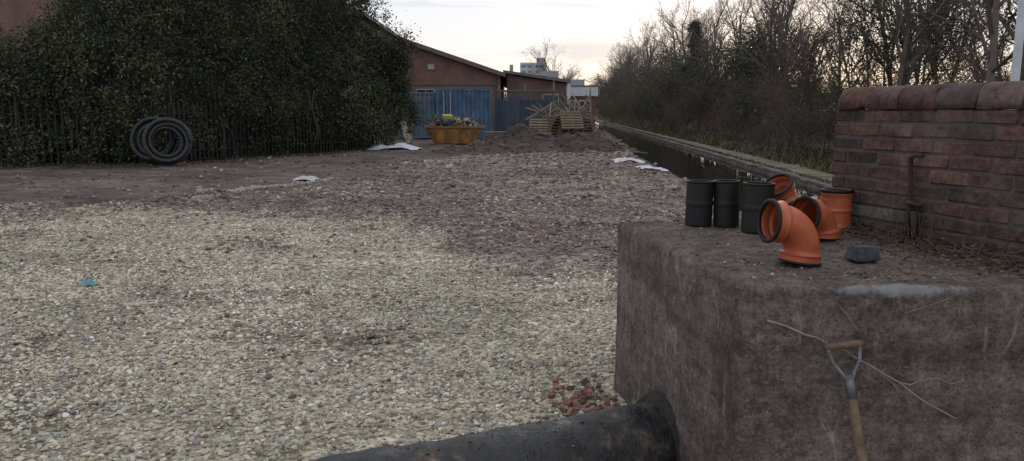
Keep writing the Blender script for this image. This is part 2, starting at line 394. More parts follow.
# ---------------------------------------------------------------- brick parapet
WL=np.array([.338,-.941,0]); WN=np.array([.941,.338,0]); W0=np.array([1.87,4.52,0]); WLEN=1.83; WT=.36
WR=np.stack([WL,WN,[0,0,1]],1)
def parapet():
    P=empty('brick_parapet_wall')
    core=Boxes(); core.add(W0+WL*WLEN/2+WN*WT/2+np.array([0,0,1.37]),(WLEN/2-.003,WT/2-.003,.34),(.085,.072,.065),WR,.01)
    obj('mortar',core.mesh('mortar',M_misc),P)
    B=Boxes(); cols=np.array([[.13,.074,.066],[.108,.064,.058],[.15,.086,.073],[.09,.060,.056],[.127,.088,.078]])
    for r in range(9):
        z=1.04+.0375+r*.075; x=0 if r%2==0 else -.1125
        while x<WLEN:
            a=max(0,x+.003); e=min(WLEN,x+.222)
            if e-a>.03:
                for side in (0,1):
                    dep=.05; yy=dep-.003+random.uniform(-.004,.003) if side==0 else WT-dep+.002
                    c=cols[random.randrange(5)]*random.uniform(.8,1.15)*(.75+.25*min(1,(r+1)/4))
                    if random.random()<.06: c=np.array([.14,.125,.115])
                    cen=W0+WL*((a+e)/2)+WN*yy+np.array([0,0,z+random.uniform(-.002,.002)])
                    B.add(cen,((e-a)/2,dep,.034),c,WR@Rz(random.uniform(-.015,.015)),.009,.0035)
            x+=.225
        for ex in (.05,WLEN-.05):
            B.add(W0+WL*ex+WN*WT/2+np.array([0,0,z]),(.051,WT/2-.1,.0325),cols[random.randrange(5)]*random.uniform(.8,1.1),WR,.007,.002)
    obj('bricks',B.mesh('bricks',M_brickv),P)
    prof=[]
    w=WT/2+.008; H=.125; r=.085
    prof.append((-w,0))
    for i in range(8): a=math.pi-i/7*math.pi/2; prof.append((-w+r+r*math.cos(a),H-r+r*math.sin(a)))
    for i in range(8): a=math.pi/2-i/7*math.pi/2; prof.append((w-r+r*math.cos(a),H-r+r*math.sin(a)))
    prof.append((w,0)); prof=np.array(prof); n=len(prof)
    V=[];F=[];C=[];off=0; x=0.; z0=1.715
    while x<WLEN:
        L=.2275
        cuts=[0,.004,.06,L/2,.17,L-.006,L-.003] if x>0 else [-.01,.0,.02,.05,.1,L-.006,L-.003]
        sc=[.99,1,1,1,1,1,.99] if x>0 else [.72,.86,.95,.99,1,1,.99]
        col=cols[random.randrange(5)]*random.uniform(1.05,1.25)
        dz=random.uniform(-.003,.003)
        for cx,s in zip(cuts,sc):
            for (py,pz) in prof:
                p=W0+WL*(x+cx)+WN*(WT/2+py*s)+np.array([0,0,z0+dz+pz*(s if s<.985 else 1)])
                V.append(p+RNG.uniform(-.0035,.0035,3)); C.append(col)
        m=len(cuts)
        for a in range(m-1):
            for b in range(n):
                c=(b+1)%n; F.append((off+a*n+b,off+a*n+c,off+(a+1)*n+c,off+(a+1)*n+b))
        for base in (off,off+(m-1)*n):
            for b in range(n//2-1): F.append((base+b,base+b+1,base+n-2-b,base+n-1-b))
        off+=m*n; x+=L
    obj('coping',np_mesh('coping',V,F,M_brickv,np.clip(np.array(C),0,1),True),P)
parapet()

# ---------------------------------------------------------------- sweeps
def frames(P):
    P=np.asarray(P,float); T=np.gradient(P,axis=0); T/=np.linalg.norm(T,axis=1)[:,None]
    up=np.array([0,0,1.]) if abs(T[0][2])<.9 else np.array([0,1.,0])
    u=np.cross(T[0],up); u/=np.linalg.norm(u); U=[u]
    for i in range(1,len(P)):
        u=U[-1]-T[i]*np.dot(U[-1],T[i]); u/=np.linalg.norm(u); U.append(u)
    U=np.array(U); W=np.cross(T,U); return P,U,W
def rings(P,seq,n=28,loop=False,cap=True):
    P,U,W=frames(P); a=np.arange(n)/n*2*math.pi; V=[]
    for i,r in seq: V.append(P[i]+r*(np.cos(a)[:,None]*U[i]+np.sin(a)[:,None]*W[i]))
    m=len(seq); V=np.concatenate(V)
    F=[]
    for k in range(m if loop else m-1):
        k2=(k+1)%m
        for j in range(n): j2=(j+1)%n; F.append((k*n+j,k*n+j2,k2*n+j2,k2*n+j))
    if cap and not loop:
        c0=len(V); V=np.vstack([V,P[seq[0][0]],P[seq[-1][0]]])
        for j in range(n):
            j2=(j+1)%n; F.append((c0,j2,j,j)); F.append((c0+1,(m-1)*n+j,(m-1)*n+j2,(m-1)*n+j2))
    return V,F
def fix_tris(V,F,name,mat,smooth=True):
    me=bpy.data.meshes.new(name)
    FF=[tuple(f[:3]) if f[2]==f[3] else tuple(f) for f in F]
    me.from_pydata([tuple(v) for v in V],[],FF); me.update()
    for p in me.polygons: p.use_smooth=smooth
    me.materials.append(mat); return me
def tube(name,P,r,mat,n=12,parent=None):
    P=np.asarray(P,float)
    rr=r if hasattr(r,'__len__') else [r]*len(P)
    V,F=rings(P,[(i,rr[i]) for i in range(len(P))],n); return obj(name,fix_tris(V,F,name,mat),parent)

M_orange=simple('orange_plastic_mat',(.41,.10,.042),.40,var=.3,scale=9,bmp=.08,bd=.001)
M_blackp=simple('black_plastic_mat',(.010,.010,.011),.55,var=.4,scale=9,bmp=.1,bd=.001,c2=(.017,.016,.015),spec=.3)
M_rubber=simple('rubber_mat',(.010,.010,.011),.6,var=.3,spec=.3)

def elbow(name,o_dir,b_dir,loc,floor=1.04,R=.11,s0=.06,s1=.065,sink=0):
    P=[];
    for t in np.linspace(0,s0,14): P.append((0,0,t))
    for a in np.linspace(0,math.pi/2,26)[1:]: P.append((-R+R*math.cos(a),0,s0+R*math.sin(a)))
    for t in np.linspace(0,s1,16)[1:]: P.append((-R-t,0,s0+R))
    P=np.array(P); d=np.r_[0,np.cumsum(np.linalg.norm(np.diff(P,axis=0),axis=1))]; L=d[-1]
    def rad(s):
        r=.076
        r+=.010*(1-sst(.040,.050,s))+.006*math.exp(-((s-.040)/.005)**2)
        r+=.011*sst(L-.062,L-.052,s)+.005*math.exp(-((s-(L-.05))/.005)**2)+.005*math.exp(-((s-(L-.012))/.007)**2)
        return r
    seq=[(i,rad(d[i])) for i in range(len(P))]
    seq+=[(i,(rad(d[i])-.007 if d[i]>L-.06 or d[i]<.04 else .070)) for i in range(len(P)-1,-1,-1)]
    V,F=rings(P,seq,40,loop=True)
    Pg=P.copy(); Pg[:,0]-=.004
    gi=[(len(P)-1,.0915),(len(P)-2,.0955),(len(P)-4,.0955),(len(P)-5,.091),(len(P)-5,.078),(len(P)-1,.078)]
    Vg,Fg=rings(Pg,gi,40,loop=True)
    gb=[(0,.0895),(1,.0915),(2,.0915),(3,.087),(3,.075),(0,.075)]
    Vb,Fb=rings(P,gb,40,loop=True)
    o=Vector(o_dir).normalized(); b=Vector(b_dir); b=(b-o*b.dot(o)).normalized()
    X=-o; Z=-b; Y=Z.cross(X); Rm=np.array([X[:],Y[:],Z[:]]).T
    off=np.array(loc,float)
    allz=(V@Rm.T)[:,2].min()
    off[2]=floor-allz+.003-sink
    E=empty(name)
    for nm,v,f,m in (('bend',V,F,M_orange),('socket_ring',Vg,Fg,M_rubber),('spigot_ring',Vb,Fb,M_rubber)):
        obj(nm,fix_tris(v@Rm.T+off,f,nm,m),E)
    return E
elbow('pipe_elbow',(-.96,-.20,.10),(-.04,0,-1),(1.255,3.32,1.04),R=.125,s0=.045,s1=.05)
elbow('pipe_elbow',(-.84,-.52,.06),(.25,.1,-1),(1.615,3.98,1.04),R=.105,s0=.02,s1=.045)
elbow('pipe_elbow',(-.55,-.40,.78),(.5,-.2,-.85),(1.62,4.38,1.04),R=.10,s0=.04,s1=.045)
def coupler(loc):
    P=np.array([(0,0,z) for z in np.linspace(0,.225,40)]); d=P[:,2]
    rad=lambda s:.079+.006*math.exp(-((s-.02)/.012)**2)+.006*math.exp(-((s-.112)/.008)**2)+.007*math.exp(-((s-.205)/.012)**2)
    seq=[(i,rad(d[i])) for i in range(40)]+[(i,rad(d[i])-.008) for i in range(39,-1,-1)]
    V,F=rings(P,seq,40,loop=True); E=empty('pipe_coupler'); 
    obj('sleeve',fix_tris(V+np.array(loc),F,'sleeve',M_orange),E)
    V,F=rings(P,[(39,.088),(38,.0895),(36,.0895),(36,.072),(39,.072)],40,loop=True); obj('seal',fix_tris(V+np.array(loc)+np.array([0,0,.003]),F,'seal',M_rubber),E)
coupler((1.825,4.32,1.045))
def black_coupling(x,y,r,h,a):
    n=44; P=np.array([(0,0,z) for z in np.linspace(0,h,n)])
    rad=lambda i:r+(.0025 if 20<=i<=23 else 0)
    seq=[(i,rad(i)) for i in range(n)]+[(i,r-.008) for i in range(n-1,-1,-1)]
    V,F=rings(P,seq,40,loop=True); E=empty('pipe_coupling'); off=np.array([x,y,1.045])
    obj('sleeve',fix_tris(V@Ry(a).T+off,F,'sleeve',M_blackp),E)
    V,F=rings(P,[(41,r+.001),(42,r+.002),(43,r+.001),(43,r-.009),(41,r-.009)],40,loop=True)
    obj('lip',fix_tris(V@Ry(a).T+off+np.array([0,0,.002]),F,'lip',M_rubber),E)
black_coupling(1.095,4.50,.077,.258,.015); black_coupling(1.250,4.47,.073,.262,-.02); black_coupling(1.36,4.25,.084,.268,.008)

def lump(name,loc,size,mat,rot=0):
    b=bmesh.new(); bmesh.ops.create_cube(b,size=1)
    for v in b.verts:
        if v.co.z>0: v.co.x*=.78; v.co.y*=.75
        v.co.x*=size[0]; v.co.y*=size[1]; v.co.z*=size[2]
    bmesh.ops.bevel(b,geom=list(b.edges),offset=.007,segments=2,affect='EDGES')
    bmesh.ops.subdivide_edges(b,edges=b.edges,cuts=2,use_grid_fill=True)
    for v in b.verts: v.co+=Vector(mnoise.noise_vector(v.co*30))*.0025
    me=bpy.data.meshes.new(name); b.to_mesh(me); b.free(); me.materials.append(mat)
    o=obj(name,me,None,(loc[0],loc[1],loc[2]+size[2]/2)); o.rotation_euler[2]=rot; return o
lump('paving_block',(1.575,3.42,1.043),(.13,.10,.062),simple('slate_mat',(.050,.058,.068),.8,var=.5,scale=20),.2)

M_rust=simple('rust_mat',(.05,.032,.028),.85,var=.5,scale=30)
E=empty('rusty_wall_bracket')
def wp(s,n,z): return W0+WL*s+WN*(-n)+np.array([0,0,z])
tube('bar',[wp(.60,.02,1.02),wp(.60,.035,1.15),wp(.595,.03,1.3),wp(.59,.035,1.42),wp(.60,.05,1.47),wp(.63,.05,1.485),wp(.66,.03,1.485)],[.012,.012,.011,.012,.014,.013,.012],M_rust,8,E)
tube('clamp',[wp(.57,.02,1.235),wp(.60,.045,1.24),wp(.635,.03,1.235),wp(.66,.02,1.23)],.012,M_rust,8,E)
tube('stub',[wp(.64,.02,1.03),wp(.645,.04,1.12),wp(.64,.045,1.2)],.016,M_rust,8,E)

def leaves(P,size,cols,rng,flat=0.0,aspect=.6):
    n=len(P)
    q=np.array([[-1,0,0],[0,-aspect,.15],[1,0,0],[0,aspect,.15]],float)
    R=rotmats(n,rng); V=np.einsum('nij,vj->nvi',R,q)
    if flat: V[:,:,2]*=(1-flat)
    V=V*size[:,None,None]*.5+P[:,None,:]
    F=np.arange(n*4).reshape(n,4); return V.reshape(-1,3),F,np.repeat(cols,4,0)
rng=np.random.default_rng(5)
n=1700; s=rng.uniform(.15,1.6,n); d=np.abs(rng.normal(0,.10,n)*(1+1.2*(s>.6)))+.005
P=(W0[None]+WL[None]*s[:,None]-WN[None]*d[:,None]); P[:,2]=1.052+np.maximum(0,.06-d)*rng.random(n)*.9
c=np.array([[.10,.055,.035],[.065,.04,.03],[.14,.09,.055],[.045,.035,.028]])[rng.integers(0,4,n)]
v,f,cc=leaves(P,rng.uniform(.012,.04,n),c,rng,.6); obj('dead_leaves',np_mesh('dead_leaves',v,f,M_leaf,cc))
tV=[];tF=[];o_=0
def add_tube(P,r,nn=5):
    global o_
    V,F=rings(P,[(i,r[i] if hasattr(r,'__len__') else r) for i in range(len(P))],nn,cap=False); tV.append(V); tF.append(np.array(F)+o_); o_+=len(V)
for i in range(130):
    s=rng.uniform(.2,1.5); d=abs(rng.normal(.08,.10))+.01; p=W0+WL*s-WN*d; p[2]=1.055
    a=rng.uniform(0,6.28); L=rng.uniform(.03,.15); q=p+np.array([math.cos(a)*L,math.sin(a)*L,rng.uniform(0,.05)]); mid=(p+q)/2+rng.normal(0,.008,3)
    add_tube([p,mid,q],.0022)
for i in range(26):
    p=W0+WL*rng.uniform(.42,.78)-WN*rng.uniform(.02,.07); p[2]=1.04
    q=p+np.array([rng.normal(0,.05),rng.normal(0,.05),rng.uniform(.08,.22)]); add_tube([p,(p+q)/2+rng.normal(0,.012,3),q],[.003,.002,.001])
obj('twig_litter',np_mesh('twig_litter',np.concatenate(tV),np.concatenate(tF),simple('twig_mat',(.11,.075,.055),.9),None,True))
n=4200; x=rng.uniform(.66,2.3,n); y=rng.uniform(2.97,4.65,n)
k=(x>.93-.271*(y-2.917)/1.753+.02)&(x<1.86+.359*(4.52-y))&(rng.random(n)<.3+.9*sst(-.2,.5,fbm(x*2,y*2,44)))
x=x[k];y=y[k];n=len(x); sz=.004+.018*rng.random(n)**3
v,f,cc=stones(np.stack([x,y,np.full(n,1.046)],-1),sz,PR[rng.integers(0,7,n)]*rng.uniform(.4,1,(n,1)),rng); obj('grit',np_mesh('grit',v,f,M_stone,cc))

M_tw=simple('bleached_twig_mat',(.27,.215,.18),.9,var=.4)
E=empty('fallen_branch')
def fp(u,z,o=.015): return np.array([u,2.917-.054*(u-.911)-o,z])
def wig(a,b,n=9,w=.004):
    L=[a+(b-a)*t for t in np.linspace(0,1,n)]
    return [p+RNG.normal(0,w,3)*(0<i<n-1) for i,p in enumerate(L)]
tube('stem',wig(fp(.985,.905),fp(1.27,.80,.03))+wig(fp(1.27,.80,.03),fp(1.72,.525,.02))[1:],np.linspace(.005,.003,17),M_tw,6,E)
tube('side_shoot',wig(fp(1.42,.71,.03),fp(1.50,.63),5),np.linspace(.003,.0018,5),M_tw,6,E)
tube('side_shoot_2',wig(fp(1.50,.665),fp(1.74,.68),7,.008),np.linspace(.003,.0015,7),M_tw,6,E)
tube('root_tip',wig(fp(1.66,1.0,.01),fp(1.50,.94,.014),5),.0016,M_tw,6,E)
tube('root_tip_2',wig(fp(1.26,.96,.01),fp(1.34,.86,.014),6),.0014,M_tw,6,E)

# ---------------------------------------------------------------- spade
def spade():
    E=empty('garden_spade')
    M_w=simple('ash_wood_mat',(.17,.115,.07),.65,var=.5,scale=18); M_wd=simple('grip_wood_mat',(.12,.08,.055),.6,var=.4,scale=20)
    M_st=simple('steel_mat',(.16,.17,.18),.5,.6,var=.5,scale=25)
    top=np.array([1.258,2.835,.825]); bot=np.array([1.345,2.55,-.04]); ax=(bot-top); L=np.linalg.norm(ax); ax/=L
    side=np.cross(ax,[0,1,0]); side/=np.linalg.norm(side); side=-side if side[0]<0 else side
    side=side+np.array([0,0,.14]); side-=ax*side.dot(ax); side/=np.linalg.norm(side)
    P=[top+side*t for t in np.linspace(-.072,.072,11)]
    rr=[.009,.0155,.0165,.0155,.0145,.014,.0145,.0155,.0165,.0155,.009]
    tube('grip',P,rr,M_wd,14,E)
    for sg,nm in ((-1,'yoke_left_arm'),(1,'yoke_right_arm')):
        Q=[top+side*sg*.058-ax*.012,top+side*sg*.058+ax*.02,top+side*sg*.050+ax*.06,top+side*sg*.026+ax*.10,top+side*sg*.011+ax*.125,top+side*sg*.008+ax*.16]
        tube(nm,Q,[.009,.0085,.008,.008,.009,.011],M_st,10,E)
    tube('collar',[top+ax*.11,top+ax*.14,top+ax*.20],[.013,.018,.0185],M_st,14,E)
    tube('shaft',[top+ax*t for t in np.linspace(.16,.66,8)],[.0165,.0175,.018,.018,.018,.018,.0185,.019],M_w,14,E)
    tube('socket',[top+ax*.56,top+ax*.64,top+ax*.72],[.0205,.021,.012],M_st,14,E)
    nrm=np.cross(side,ax); V=[];F=[]
    nu,nv=9,9
    for k,th in enumerate((0,.003)):
        for j in range(nv):
            for i in range(nu):
                u=(i/(nu-1)-.5)*2; v=j/(nv-1)
                V.append(top+ax*(.66+.28*v+(-.015*u*u if v>.9 else 0))+side*u*(.092-.012*v)+nrm*(.018*u*u+th+.012*math.sin(v*3)))
    for k in range(2):
        for j in range(nv-1):
            for i in range(nu-1):
                a=k*nu*nv+j*nu+i; F.append((a,a+1,a+nu+1,a+nu))
    n_=nu*nv
    for i in range(nu-1):
        F.append((i,i+1,n_+i+1,n_+i)); a=(nv-1)*nu+i; F.append((a,a+1,n_+a+1,n_+a))
    for j in range(nv-1):
        a=j*nu; F.append((a,a+nu,n_+a+nu,n_+a)); a+=nu-1; F.append((a,a+nu,n_+a+nu,n_+a))
    obj('blade',fix_tris(V,F,'blade',M_st),E)
spade()

# ---------------------------------------------------------------- drain pipe
def bigpipe():
    E=empty('drain_pipe')
    m,nt,b=new_mat('bitumen_pipe_mat')
    n1=noise(nt,4,6,.7); n2=noise(nt,25,4,.7)
    c=ramp(nt,n1,[(.38,(.010,.010,.013)),(.55,(.024,.022,.024)),(.66,(.12,.088,.07))])
    c=mixc(nt,'MULTIPLY',1.0,c,ramp(nt,n2,[(.35,.6),(.65,1.3)])); nt.links.new(c,b.inputs['Base Color'])
    nt.links.new(ramp(nt,n1,[(.4,.28),(.62,.85)]),b.inputs['Roughness']); k=bump(nt,b,n2,.5,.006); bump(nt,b,n1,.7,.035,k)
    D=np.array([PD[0],PD[1],-.012]); c0=np.array([PIPE0[0],PIPE0[1],.015])
    ts=np.linspace(-.15,3.6,120)
    P=[c0+D*t+np.array([0,0,.004*math.sin(t*5)]) for t in ts]; r=[.21+.005*math.sin(t*9)+.003*math.sin(t*31) for t in ts]
    tube('barrel',P,r,m,56,E)
    P=[c0+D*t for t in (-.05,-.02,.03,.07,.075)]
    tube('collar',P,[.262,.268,.262,.24,.2],simple('collar_mat',(.030,.024,.022),.8,var=.5,scale=12,bmp=.8,bd=.02),48,E)
    rng=np.random.default_rng(9); n=700; t=rng.uniform(.0,3.2,n); a=rng.normal(-.1,.5,n)
    per=np.array([-PD[1],PD[0],0]); 
    Pm=c0+D*t[:,None]+per*np.sin(a)[:,None]*.212+np.array([0,0,1.])*np.cos(a)[:,None]*.212
    v,f,cc=stones(Pm,.004+.022*rng.random(n)**4,np.tile([[.13,.10,.08]],(n,1))*rng.uniform(.5,1.6,(n,1)),rng)
    obj('mud',np_mesh('mud',v,f,M_stone,cc),E)
bigpipe()
B=Boxes()
for i in range(70):
    x=random.gauss(.42,.13); y=random.gauss(4.42,.14)
    if x>.911-.271*(y-2.917)/1.753-.05: continue
    z=float(gh(x,y))+random.uniform(.0,.025)
    R=Rz(random.uniform(0,6.3))@Rx(random.uniform(-.6,.6))@Ry(random.uniform(-.5,.5))
    B.add((x,y,z),(random.uniform(.010,.034),random.uniform(.010,.026),random.uniform(.008,.018)),np.array(random.choice([(.30,.13,.09),(.24,.11,.085),(.32,.17,.12),(.24,.19,.16),(.16,.10,.085)]))*random.uniform(.7,1.2),R,.008,.006)
obj('broken_bricks',B.mesh('broken_bricks',M_misc))

def sheet(name,loc,w,d,h,col,seed,rough=.5,n=30):
    V=[]
    for j in range(n):
        for i in range(n):
            u=i/(n-1)*2-1; v=j/(n-1)*2-1; r=math.hypot(u,v)
            e=1+.3*mnoise.noise(Vector((math.cos(math.atan2(v,u))*1.5,math.sin(math.atan2(v,u))*1.5,seed)))
            x=u*w/2*e; y=v*d/2*e
            z=(mnoise.fractal(Vector((u*1.3+seed,v*1.8,seed)),1.0,2,3)*.5+.5)*h*max(0,1-r*r*.7)
            X,Y=loc[0]+x,loc[1]+y; V.append((X,Y,float(gh(X,Y))+z+.03)); 
    idx=np.arange(n*n).reshape(n,n); F=np.stack([idx[:-1,:-1],idx[:-1,1:],idx[1:,1:],idx[1:,:-1]],-1).reshape(-1,4)
    return obj(name,np_mesh(name,V,F,simple(name+'_mat',col,rough,var=.15,scale=3,bmp=.4,bd=.04),None,True))
sheet('plastic_sheet',(-5.5,36.0,0),2.5,1.3,.4,(.55,.57,.62),3)
sheet('plastic_sheet',(3.75,25.0,0),1.0,1.2,.2,(.5,.5,.55),5)
sheet('plastic_sheet',(3.95,21.8,0),.8,1.3,.13,(.48,.48,.52),8)
sheet('plastic_sheet',(-5.2,19.4,0),.6,.5,.14,(.42,.40,.38),11)
sheet('blue_rag',(-4.15,7.42,0),.15,.11,.05,(.06,.25,.32),13,.8,14)

rng=np.random.default_rng(21); n=1100; t=rng.random(n); x=-6.9+t*2.2+.15*np.sin(t*9)+rng.normal(0,.09,n); y=14.2+t*5.6+rng.normal(0,.12,n)
v,f,cc=stones(np.stack([x,y,gh(x,y)+.01],-1),rng.uniform(.03,.10,n),np.array([[.38,.33,.30]])*rng.uniform(.5,1.1,(n,1)),rng); obj('stone_edging',np_mesh('stone_edging',v,f,M_stone,cc))

# ---------------------------------------------------------------- coil of corrugated duct
def coil():
    E=empty('corrugated_pipe_coil'); m=simple('duct_mat',(.024,.024,.027),.42,var=.3)
    for k,(R,turns,loc,tilt,yaw,sp,spread) in enumerate([(.42,8.4,(-10.62,23.95),.24,.42,.045,.26),(.46,6.2,(-11.25,24.5),.30,.10,.06,.24)]):
        n=int(turns*200); t=np.linspace(0,turns*2*math.pi,n); r0=.068
        q=(t/(2*math.pi))
        rad=R+spread*np.abs(((q/turns*2)%1)*2-1)+.015*np.sin(t*.37)
        P=np.stack([rad*np.cos(t),(q-turns/2)*sp,rad*np.sin(t)*1.02],-1)
        P=P@(Rz(yaw)@Rx(-tilt)).T+np.array([loc[0],loc[1],R+spread+.10])
        rr=r0+.008*np.sign(np.sin(np.arange(n)*1.6))
        tube('coil_%d'%(k+1),P,list(rr),m,9,E)
coil()

# ---------------------------------------------------------------- hedge + fence
HL=np.array([(-30,22.5),(-20,22.8),(-15.7,23.8),(-11.4,25.3),(-9.8,28.8),(-7.9,32.5),(-6.0,36.5),(-5.3,38.2)])
hd=np.r_[0,np.cumsum(np.linalg.norm(np.diff(HL,axis=0),axis=1))]; HLEN=hd[-1]
def hpt(s):
    x=np.interp(s,hd,HL[:,0]); y=np.interp(s,hd,HL[:,1])
    e=.6; x2=np.interp(s+e,hd,HL[:,0]); y2=np.interp(s+e,hd,HL[:,1]); x1=np.interp(s-e,hd,HL[:,0]); y1=np.interp(s-e,hd,HL[:,1])
    tx,ty=x2-x1,y2-y1; l=np.hypot(tx,ty)+1e-9; tx/=l;ty/=l
    return x,y,-ty,tx
def hheight(s):
    return np.interp(s,[0,12,15.0,15.8,16.8,18.5,26,30,33,HLEN-2,HLEN],[3.5,3.6,3.7,4.8,6.0,7.0,7.6,7.6,7.0,6.0,4.6])+.5*fbm(s*.9,s*0,51)
def hedge():
    E=empty('evergreen_hedge'); rng=np.random.default_rng(14)
    ncl=3000; s=rng.uniform(3,HLEN,ncl); H=hheight(s); z=H*rng.random(ncl)**.9
    top=rng.random(ncl)<.22; z=np.where(top,H*rng.uniform(.9,1.03,ncl),z)
    dep=.35-1.1*fbm(s*.45,z*.55,52)+.35*(1-sst(0,1.2,z))*sst(-.2,.3,fbm(s*.5,s*0,58))+.9*sst(.75,1.05,z/H)
    dep=dep+.6*(1-sst(15,19,s))*(1-sst(1.8,2.6,z))
    dep=np.where(top,dep+rng.uniform(0,1.8,ncl),dep)
    x,y,nx,ny=hpt(s); cx=x+nx*dep; cy=y+ny*dep
    ne=460; ce=rng.uniform(0,3.0,ne); ze=rng.uniform(.1,1,ne)**.8*(5.2+rng.normal(0,.4,ne)-.2*ce)
    xe,ye,nxe,nye=hpt(np.full(ne,HLEN)); exx=xe+nxe*ce+.7*fbm(ce*2,ze,55)+ .3; eyy=ye+nye*ce+rng.normal(0,.3,ne)
    cx=np.r_[cx,exx]; cy=np.r_[cy,eyy]; z=np.r_[z,ze]; sc_=np.r_[s,np.full(ne,HLEN)]; n=len(cx)
    per=56; rad=rng.uniform(.14,.52,n)
    P=np.stack([cx,cy,z],-1)[:,None,:]+rng.normal(0,1,(n,per,3))*rad[:,None,None]*np.array([.6,.6,.62])
    P=P.reshape(-1,3); P[:,2]=np.maximum(P[:,2],.05)
    pal=np.array([[.066,.076,.038],[.048,.058,.031],[.085,.090,.046],[.080,.070,.042],[.038,.044,.028]])
    base=pal[rng.integers(0,5,n)]*rng.uniform(.55,1.3,(n,1))*(1+.6*fbm(sc_*.35,z*.45,57))[:,None]
    c=np.repeat(base,per,0)*rng.uniform(.55,1.45,(n*per,1))
    v,f,cc=leaves(P,rng.uniform(.06,.17,n*per),c,rng,0,.45)
    obj('foliage',np_mesh('foliage',v,f,M_leaf,np.clip(cc,0,1)),E)
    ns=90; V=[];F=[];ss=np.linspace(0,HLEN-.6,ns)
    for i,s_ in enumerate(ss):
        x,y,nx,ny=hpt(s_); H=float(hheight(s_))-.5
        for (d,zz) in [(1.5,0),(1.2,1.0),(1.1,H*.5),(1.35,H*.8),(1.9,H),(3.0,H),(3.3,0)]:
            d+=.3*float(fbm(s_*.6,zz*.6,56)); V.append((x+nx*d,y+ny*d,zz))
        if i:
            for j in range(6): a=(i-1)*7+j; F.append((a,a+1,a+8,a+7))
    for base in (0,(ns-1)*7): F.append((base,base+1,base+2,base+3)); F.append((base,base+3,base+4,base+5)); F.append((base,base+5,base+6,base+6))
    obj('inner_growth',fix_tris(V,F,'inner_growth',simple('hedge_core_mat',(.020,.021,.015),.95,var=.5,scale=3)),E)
    for i in range(44):
        s_=rng.uniform(6,HLEN-1); x,y,nx,ny=hpt(s_); d=rng.uniform(.1,.9)
        tube('stem_%d'%i,[(x+nx*d,y+ny*d,0),(x+nx*d+rng.normal(0,.15),y+ny*d,1.0),(x+nx*(d+.3)+rng.normal(0,.3),y+ny*d,2.6)],[.05,.04,.03],M_bk,6,E)
    k=6000; s=rng.uniform(6,HLEN,k); x,y,nx,ny=hpt(s); d=rng.normal(-.15,.5,k); X=x+nx*d;Y=y+ny*d
    c=np.array([[.07,.05,.035],[.05,.05,.03],[.09,.065,.045]])[rng.integers(0,3,k)]
    v,f,cc=leaves(np.stack([X,Y,gh(X,Y)+.03],-1),rng.uniform(.05,.16,k),c,rng,.7); obj('leaf_litter',np_mesh('leaf_litter',v,f,M_leaf,cc),E)
M_bk=simple('stem_mat',(.06,.048,.04),.9)
hedge()
def palisade(name,pts,h,col,sp=.155,parent=None):
    B=Boxes(); pts=np.array(pts); d=np.r_[0,np.cumsum(np.linalg.norm(np.diff(pts,axis=0),axis=1))]
    for s in np.arange(0,d[-1],sp):
        x=np.interp(s,d,pts[:,0]); y=np.interp(s,d,pts[:,1]); x2=np.interp(s+.1,d,pts[:,0]);y2=np.interp(s+.1,d,pts[:,1]); a=math.atan2(y2-y,x2-x) if (x2!=x or y2!=y) else 0
        B.add((x,y,h/2+.05),(.03,.008,h/2),np.array(col)*random.uniform(.8,1.2),Rz(a),.002); B.add((x,y,h+.08),(.014,.007,.05),col,Rz(a),.002)
    for s in np.arange(0,d[-1],2.75):
        x=np.interp(s,d,pts[:,0]); y=np.interp(s,d,pts[:,1]); B.add((x+.02,y+.07,h/2),(.04,.05,h/2),np.array(col)*.8,None,.003)
    for a,b in zip(pts[:-1],pts[1:]):
        m=(a+b)/2; L=np.linalg.norm(b-a); an=math.atan2(b[1]-a[1],b[0]-a[0])
        for z in (.4,h-.3): B.add((m[0]-math.sin(an)*.03,m[1]+math.cos(an)*.03,z),(L/2,.02,.025),np.array(col)*.8,Rz(an),.003)
    return obj(name,B.mesh(name,M_misc),parent)
palisade('palisade_fence',[(x-.10,y+.52) for x,y in HL[:7]],1.95,(.026,.026,.026),.2)

# ---------------------------------------------------------------- bare trees / shrubs
def grow(rng,segs,p,d,L,r,lev,maxlev,kids,tips,up=.06,wob=.16):
    n=4 if lev==0 else (3 if lev<maxlev else 2)
    st=L/n; q=p; dd=d; pts=[p]; rr=[r]
    for i in range(n):
        dd=dd+rng.normal(0,wob,3)+np.array([0,0,up]); dd/=np.linalg.norm(dd); q2=q+dd*st; r2=r*(1-(i+1)/n*.62)
        segs.append((q,q2,rr[-1],r2)); q=q2; pts.append(q); rr.append(r2)
    if lev>=maxlev: tips.append(q); return
    k=kids[lev]
    for j in range(k):
        t=(.25 if lev==0 else .15)+(1-(.25 if lev==0 else .15))*(j+rng.random())/k
        f=t*n; i=min(int(f),n-1); b=pts[i]+(pts[i+1]-pts[i])*(f-i); br=rr[i]*.55
        ax=rng.normal(0,1,3); base=(pts[i+1]-pts[i])/st; ax-=base*ax.dot(base); ax/=np.linalg.norm(ax)
        an=rng.uniform(.4,.95); nd=base*math.cos(an)+ax*math.sin(an)
        grow(rng,segs,b,nd,L*rng.uniform(.42,.62)*(1.1-.45*t),max(br,.004),lev+1,maxlev,kids,tips,up,wob)
